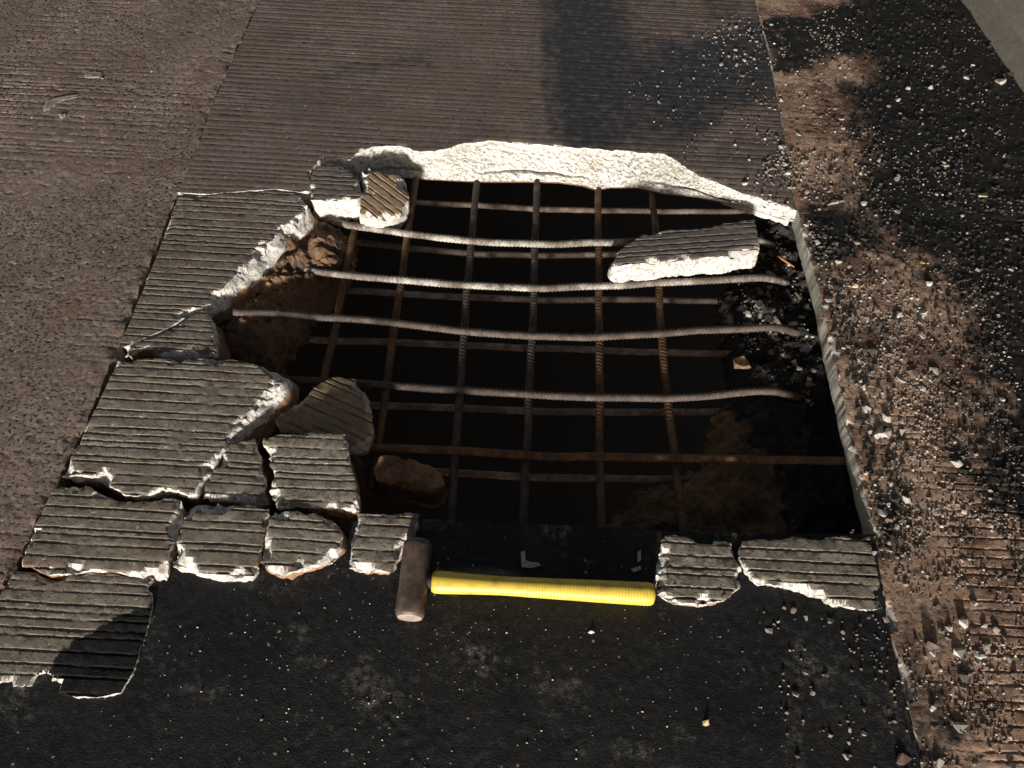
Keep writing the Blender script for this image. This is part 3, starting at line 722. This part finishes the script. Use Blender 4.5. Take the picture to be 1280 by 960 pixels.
# ------------------------------------------------------------------ rubble
def rock_mesh(seed, flat, m, n=13):
    r = random.Random(seed); bm = bmesh.new()
    for i in range(n):
        v = Vector((r.gauss(0, 1), r.gauss(0, 1), r.gauss(0, 1))).normalized()*r.uniform(.75, 1.05)
        bm.verts.new((v.x*r.uniform(.85, 1), v.y*r.uniform(.6, .9), v.z*flat))
    res = bmesh.ops.convex_hull(bm, input=bm.verts)
    junk = [g for g in res['geom_interior'] if isinstance(g, bmesh.types.BMVert)]
    bmesh.ops.delete(bm, geom=junk, context='VERTS')
    me = bpy.data.meshes.new('stone'); bm.to_mesh(me); bm.free(); me.materials.append(m); return me
ROCK = [rock_mesh(100+i, (.45, .6, .75, .55)[i % 4], M_STONE) for i in range(9)]
ROCKD = [rock_mesh(200+i, (.5, .65, .8)[i % 3], M_STONED) for i in range(7)]
def stone(x, y, z, r, me, rz, label, group=None, name='concrete_stone', tilt=.3):
    o = new_obj(name, me); o.scale = (r, r, r)
    o.rotation_euler = (random.uniform(-tilt, tilt), random.uniform(-tilt, tilt), rz)
    o.location = (x, y, z+r*random.uniform(.0, .25))
    return tag(o, label, 'stone', group)
def pxin(pl):
    xs = [p[0] for p in pl]; ys = [p[1] for p in pl]; pa = pl
    while True:
        x = random.uniform(min(xs), max(xs)); y = random.uniform(min(ys), max(ys)); c = False
        for i in range(len(pl)):
            (x1, y1), (x2, y2) = pl[i-1], pl[i]
            if (y1 > y) != (y2 > y) and x < (x2-x1)*(y-y1)/(y2-y1)+x1: c = not c
        if c: return x, y
def flat_h(z): return lambda x, y: z
_gx = np.arange(.4, 2.2, .006); _gy = np.arange(-.3, 2.9, .006)
_GX, _GY = np.meshgrid(_gx, _gy); _GZ = strip_z(_GX.ravel(), _GY.ravel(), 0).reshape(_GX.shape)
def strip_h(x, y):
    i = min(max(int((x-.4)/.006), 0), len(_gx)-1); j = min(max(int((y+.3)/.006), 0), len(_gy)-1); return float(_GZ[j, i])
# named single stones
def one(px, py, r, label, m, hf=strip_h, flat=.6, seed=0, name='concrete_stone', sc=(1, 1, 1), rz=0, zpl=0):
    x, y = xy(px, py, zpl); o = stone(x, y, hf(x, y), r, rock_mesh(300+seed, flat, m, 11), rz, label, None, name)
    o.scale = (r*sc[0], r*sc[1], r*sc[2]); return o
one(1229, 247, .022, 'large tan wedge shaped stone in the black gutter', M_TANST, seed=1, flat=.8, sc=(.8, 1.15, 1))
one(1250, 104, .024, 'pale irregular stone at the foot of the grey barrier', M_STONE, seed=2, sc=(1.3, .7, .7), rz=.3)
one(1043, 254, .022, 'long pale grey stone right of the far corner of the hole', M_STONE, seed=3, sc=(1.3, .65, .6), rz=.25)
one(1067, 358, .012, 'small light tan pointed stone on the brown shoulder', M_TANST, seed=4, flat=.8)
one(1152, 329, .012, 'small yellow chip at the top of the brown shoulder patch', plain('yellow_chip', (.38, .25, .05)), seed=5, name='yellow_chip', flat=.4)
one(1160, 356, .012, 'small white angular stone under the yellow chip', M_STONE, seed=6, flat=.8)
one(1222, 338, .011, 'round grey stone alone in the black gutter right of the yellow chip', M_STONE, seed=7)
one(949, 384, .019, 'largest white stone lying in the rubble inside the hole', M_STONE, rub_h, seed=8, zpl=-.09)
one(740, 788, .0062, 'lone white pebble on the asphalt below the handle', plain('white_pebble', (.7, .68, .62)), asp_h, seed=9, flat=.9)
one(885, 904, .011, 'yellowish pebble at the bottom of the asphalt', plain('yellow_pebble', (.5, .38, .2)), asp_h, seed=10, flat=.7, sc=(.8, 1.2, 1))
one(928, 452, .028, 'brown dusty lump on the ledge inside the hole', M_BROWN, rub_h, seed=11, flat=.9, zpl=-.09)
one(1128, 950, .017, 'pinkish lump at the bottom between asphalt and shoulder', concrete('pink_stone', (.3, .19, .14), (.36, .25, .2)), strip_h, seed=12, flat=.7)
one(1095, 540, .024, 'pale crumbly lump on the saw cut edge', M_STONE, strip_h, seed=13, flat=.7)
one(1080, 512, .02, 'smaller pale lump just beyond the crumbly lump', M_STONE, strip_h, seed=14, flat=.6)
# orange twig
tw = lathe('twig', [(0, .0015), (.015, .0028), (.035, .0026), (.05, .0012)], 8, plain('orange_wood', (.4, .16, .05)), ham, P(972, 320, -.05), P(990, 332, -.05))
tw.parent = None; tw.matrix_parent_inverse = Matrix.Identity(4)
tag(tw, 'thin orange splinter against the right wall of the hole', 'splinter')
# foil-like scrapes by the handle
def scrap(px, label, z, m):
    pt = [P(a, b, z) for a, b in px]; cn = sum(pt, Vector())/len(pt)
    bm = bmesh.new(); vsb = [bm.verts.new(p-cn+Vector((0, 0, random.uniform(.001, .005)))) for p in pt]
    f = bm.faces.new(vsb); r = bmesh.ops.extrude_face_region(bm, geom=[f])
    for v in r['geom']:
        if isinstance(v, bmesh.types.BMVert): v.co.z -= .004
    bmesh.ops.recalc_face_normals(bm, faces=bm.faces)
    me = bpy.data.meshes.new('scrap'); bm.to_mesh(me); bm.free(); me.materials.append(m)
    o = new_obj('pale_scrap', me); o.location = cn; return tag(o, label, 'scrap')
def smear(px, label):
    pl = []
    for i in range(len(px)):
        a, b = px[i], px[(i+1) % len(px)]
        for k in range(4): pl.append((a[0]+(b[0]-a[0])*k/4+random.uniform(-1, 1), a[1]+(b[1]-a[1])*k/4+random.uniform(-.8, .8)))
    pt = [P(a, b, .0005) for a, b in pl]; cn = sum(pt, Vector())/len(pt)
    bm = bmesh.new(); lo = [bm.verts.new(p-cn) for p in pt]; hi = [bm.verts.new((p-cn)*.8+Vector((0, 0, random.uniform(.0012, .003)))) for p in pt]
    m = len(pt)
    for i in range(m): bm.faces.new((lo[i], lo[(i+1) % m], hi[(i+1) % m], hi[i]))
    bm.faces.new(hi); bmesh.ops.recalc_face_normals(bm, faces=bm.faces)
    me = bpy.data.meshes.new('dried_splash'); bm.to_mesh(me); bm.free(); me.materials.append(M_SPL)
    o = new_obj('dried_splash', me); o.location = cn; return tag(o, label, 'splash')
M_SPL = concrete('dried_slurry', (.24, .2, .17), (.33, .28, .24), rough=.9)
smear([(53, 134), (58, 126), (72, 121), (98, 117), (99, 121), (76, 127), (62, 137), (55, 141)], 'curved pale dried splash on the old pavement at the far left')
smear([(74, 144), (84, 142), (82, 147), (76, 148)], 'small pale dried blot just under the curved splash')
smear([(105, 92), (116, 89), (128, 90), (130, 99), (120, 97), (106, 98)], 'faint pale dried blot above and right of the curved splash')
M_SCR = plain('pale_scrap', (.34, .34, .32), .5)
scrap([(651, 690), (656, 689), (657, 701), (663, 703), (673, 704), (676, 707), (665, 710), (652, 709)], 'L shaped pale scrap in the shadow above the handle', ZA+.003, M_SCR)
scrap([(797, 690), (801, 688), (801, 700), (797, 703)], 'upper of two tiny pale flakes near the end of the handle', ZA+.003, M_SCR)
scrap([(788, 712), (800, 708), (801, 712), (792, 716)], 'lower of two tiny pale flakes near the end of the handle', ZA+.003, M_SCR)

ZONES = [
 ([(1004, 268), (1030, 275), (1050, 340), (1080, 470), (1120, 590), (1135, 690), (1102, 690), (1070, 560), (1046, 450), (1018, 340)], 36, (.007, .018), .4, strip_h, 'rubble chunk along the saw cut edge of the hole', 'rubble along the saw cut', 900),  # polygon px, count, radius range, share dark, height, label, group, fine crumbs
 ([(1005, 265), (1060, 300), (1120, 330), (1200, 470), (1215, 580), (1110, 580), (1060, 430), (1020, 330)], 44, (.007, .017), .3, strip_h, 'small concrete crumb on the brown shoulder right of the hole', 'crumbs on the shoulder', 2400),
 ([(1062, 60), (1200, 20), (1260, 140), (1280, 420), (1280, 640), (1225, 640), (1180, 420), (1150, 320), (1070, 250)], 50, (.005, .014), .2, strip_h, 'small stone scattered in the black gutter', 'stones in the gutter', 2200),
 ([(893, 42), (942, 38), (955, 60), (930, 68), (900, 62)], 12, (.006, .011), .3, flat_h(.002), 'crumb in the small heap on the far deck', 'crumbs in the far heap', 260),
 ([(930, 175), (985, 165), (1040, 220), (1035, 255), (985, 250), (935, 225)], 24, (.006, .014), .3, flat_h(.002), 'rubble crumb heaped at the far right corner of the hole', 'crumbs at the far corner', 900),
 ([(950, 280), (990, 290), (1005, 350), (1030, 440), (1020, 500), (960, 480), (930, 420), (930, 340)], 36, (.009, .02), .4, None, 'stone in the rubble along the right wall inside the hole', 'rubble inside the hole', 700),
 ([(1098, 590), (1180, 600), (1280, 650), (1280, 960), (1160, 960), (1120, 800)], 42, (.007, .018), .35, strip_h, 'crumb on the lower right part of the shoulder', 'crumbs on the near shoulder', 2200),
 ([(950, 765), (1110, 770), (1125, 900), (1060, 950), (980, 900)], 22, (.004, .01), .3, asp_h, 'small stone on the asphalt below the long slab piece', 'stones on the asphalt', 260),
 ([(780, 100), (960, 80), (970, 170), (930, 220), (840, 185)], 10, (.003, .007), .2, flat_h(.002), 'tiny stone on the far deck right of the dark patch', 'tiny stones on the far deck', 300),
 ([(955, 20), (1060, 10), (1070, 110), (1050, 210), (990, 170), (965, 90)], 14, (.005, .010), .35, strip_h, 'small stone around the tan patch at the top', 'stones at the tan patch', 900),
]
fineV, fineF = [], []
def fine_mesh(name, pts_, m):
    V = []; F = []
    for (x, y, z, r) in pts_:
        b = len(V); a0 = random.random()*6.28; k = random.uniform(.6, 1)
        for j in range(4):
            a = a0+j*1.57+random.uniform(-.4, .4); V.append((x+r*math.cos(a), y+r*k*math.sin(a), z+r*random.uniform(-.3, .3)))
        V.append((x+r*.2, y, z+r*random.uniform(.5, .9))); V.append((x-r*.3, y+r*.2, z+r*random.uniform(.4, .8)))
        F += [(b, b+1, b+4), (b+1, b+2, b+4), (b+2, b+5, b+4), (b+2, b+3, b+5), (b+3, b, b+5), (b, b+4, b+5)]
    me = bpy.data.meshes.new(name); me.from_pydata(V, [], F); me.materials.append(m)
    return tag(new_obj(name, me), kind='stuff')
for zi, (pl, cnt, rr, dk, hf, lab, grp, nf) in enumerate(ZONES):
    zpl = -.09 if hf is None else 0; jz = 4 if hf is None else (5 if zi == 0 else 16 if zi not in (2, 1) else 9); hf = hf or rub_h
    for k in range(cnt):
        px, py = pxin(pl); x, y = xy(px+random.gauss(0, jz), py+random.gauss(0, jz*.8), zpl)
        r = rr[0]+(rr[1]-rr[0])*random.random()**1.7
        dark = random.random() < dk
        me = random.choice(ROCKD if dark else ROCK)
        ob_ = stone(x, y, hf(x, y), r, me, random.random()*6.28, ('dark dirty ' if dark else 'pale ')+lab, grp+(', dark' if dark else ', pale')); ob_.scale.z = r*random.uniform(.5, .8)
    fp, fd = [], []
    for k in range(nf):
        px, py = pxin(pl); x, y = xy(px+random.gauss(0, jz*1.3), py+random.gauss(0, jz), zpl)
        if float(vn(x/.05, y/.05, 70+zi))+.8*float(vn(x/.18, y/.18, 71+zi))+random.uniform(-.5, .5) < .05: continue
        (fp if random.random() < .35 else fd).append((x, y, hf(x, y)+.0005, random.uniform(.0012, .003)+.003*random.random()**3))
    fine_mesh('fine_rubble', fp[len(fp)//3:], M_CRUMB); fine_mesh('pale_rubble', fp[:len(fp)//3], M_STONE); fine_mesh('fine_grit', fd, M_STONED)
fp = []
for k in range(2000):
    px, py = pxin([(1000, 262), (1062, 270), (1080, -20), (1190, -20), (1285, 150), (1285, 720), (1235, 640), (1190, 420), (1120, 325), (1040, 330)])
    x, y = xy(px+random.gauss(0, 22), py+random.gauss(0, 14)); fp.append((x, y, strip_h(x, y)+.0005, random.uniform(.002, .0045)+.005*random.random()**3))
for k in range(420):
    t_ = random.random(); px = 1000+105*t_+abs(random.gauss(0, 28))+6; py = 270+430*t_; x, y = xy(px, py)
    fp.append((x, y, strip_h(x, y)+.0005, random.uniform(.002, .004)+.006*random.random()**3))
fine_mesh('black_grit', fp, M_BLACKG)
fp = []
for k in range(260):
    px, py = pxin([(190, 740), (440, 725), (820, 760), (1000, 780), (980, 955), (20, 955), (60, 880)]); x, y = xy(px, py, ZA)
    fp.append((x, y, asp_h(x, y)+.0003, random.uniform(.0006, .0014)+.0016*random.random()**6))
fine_mesh('asphalt_grit', fp, M_STONE)
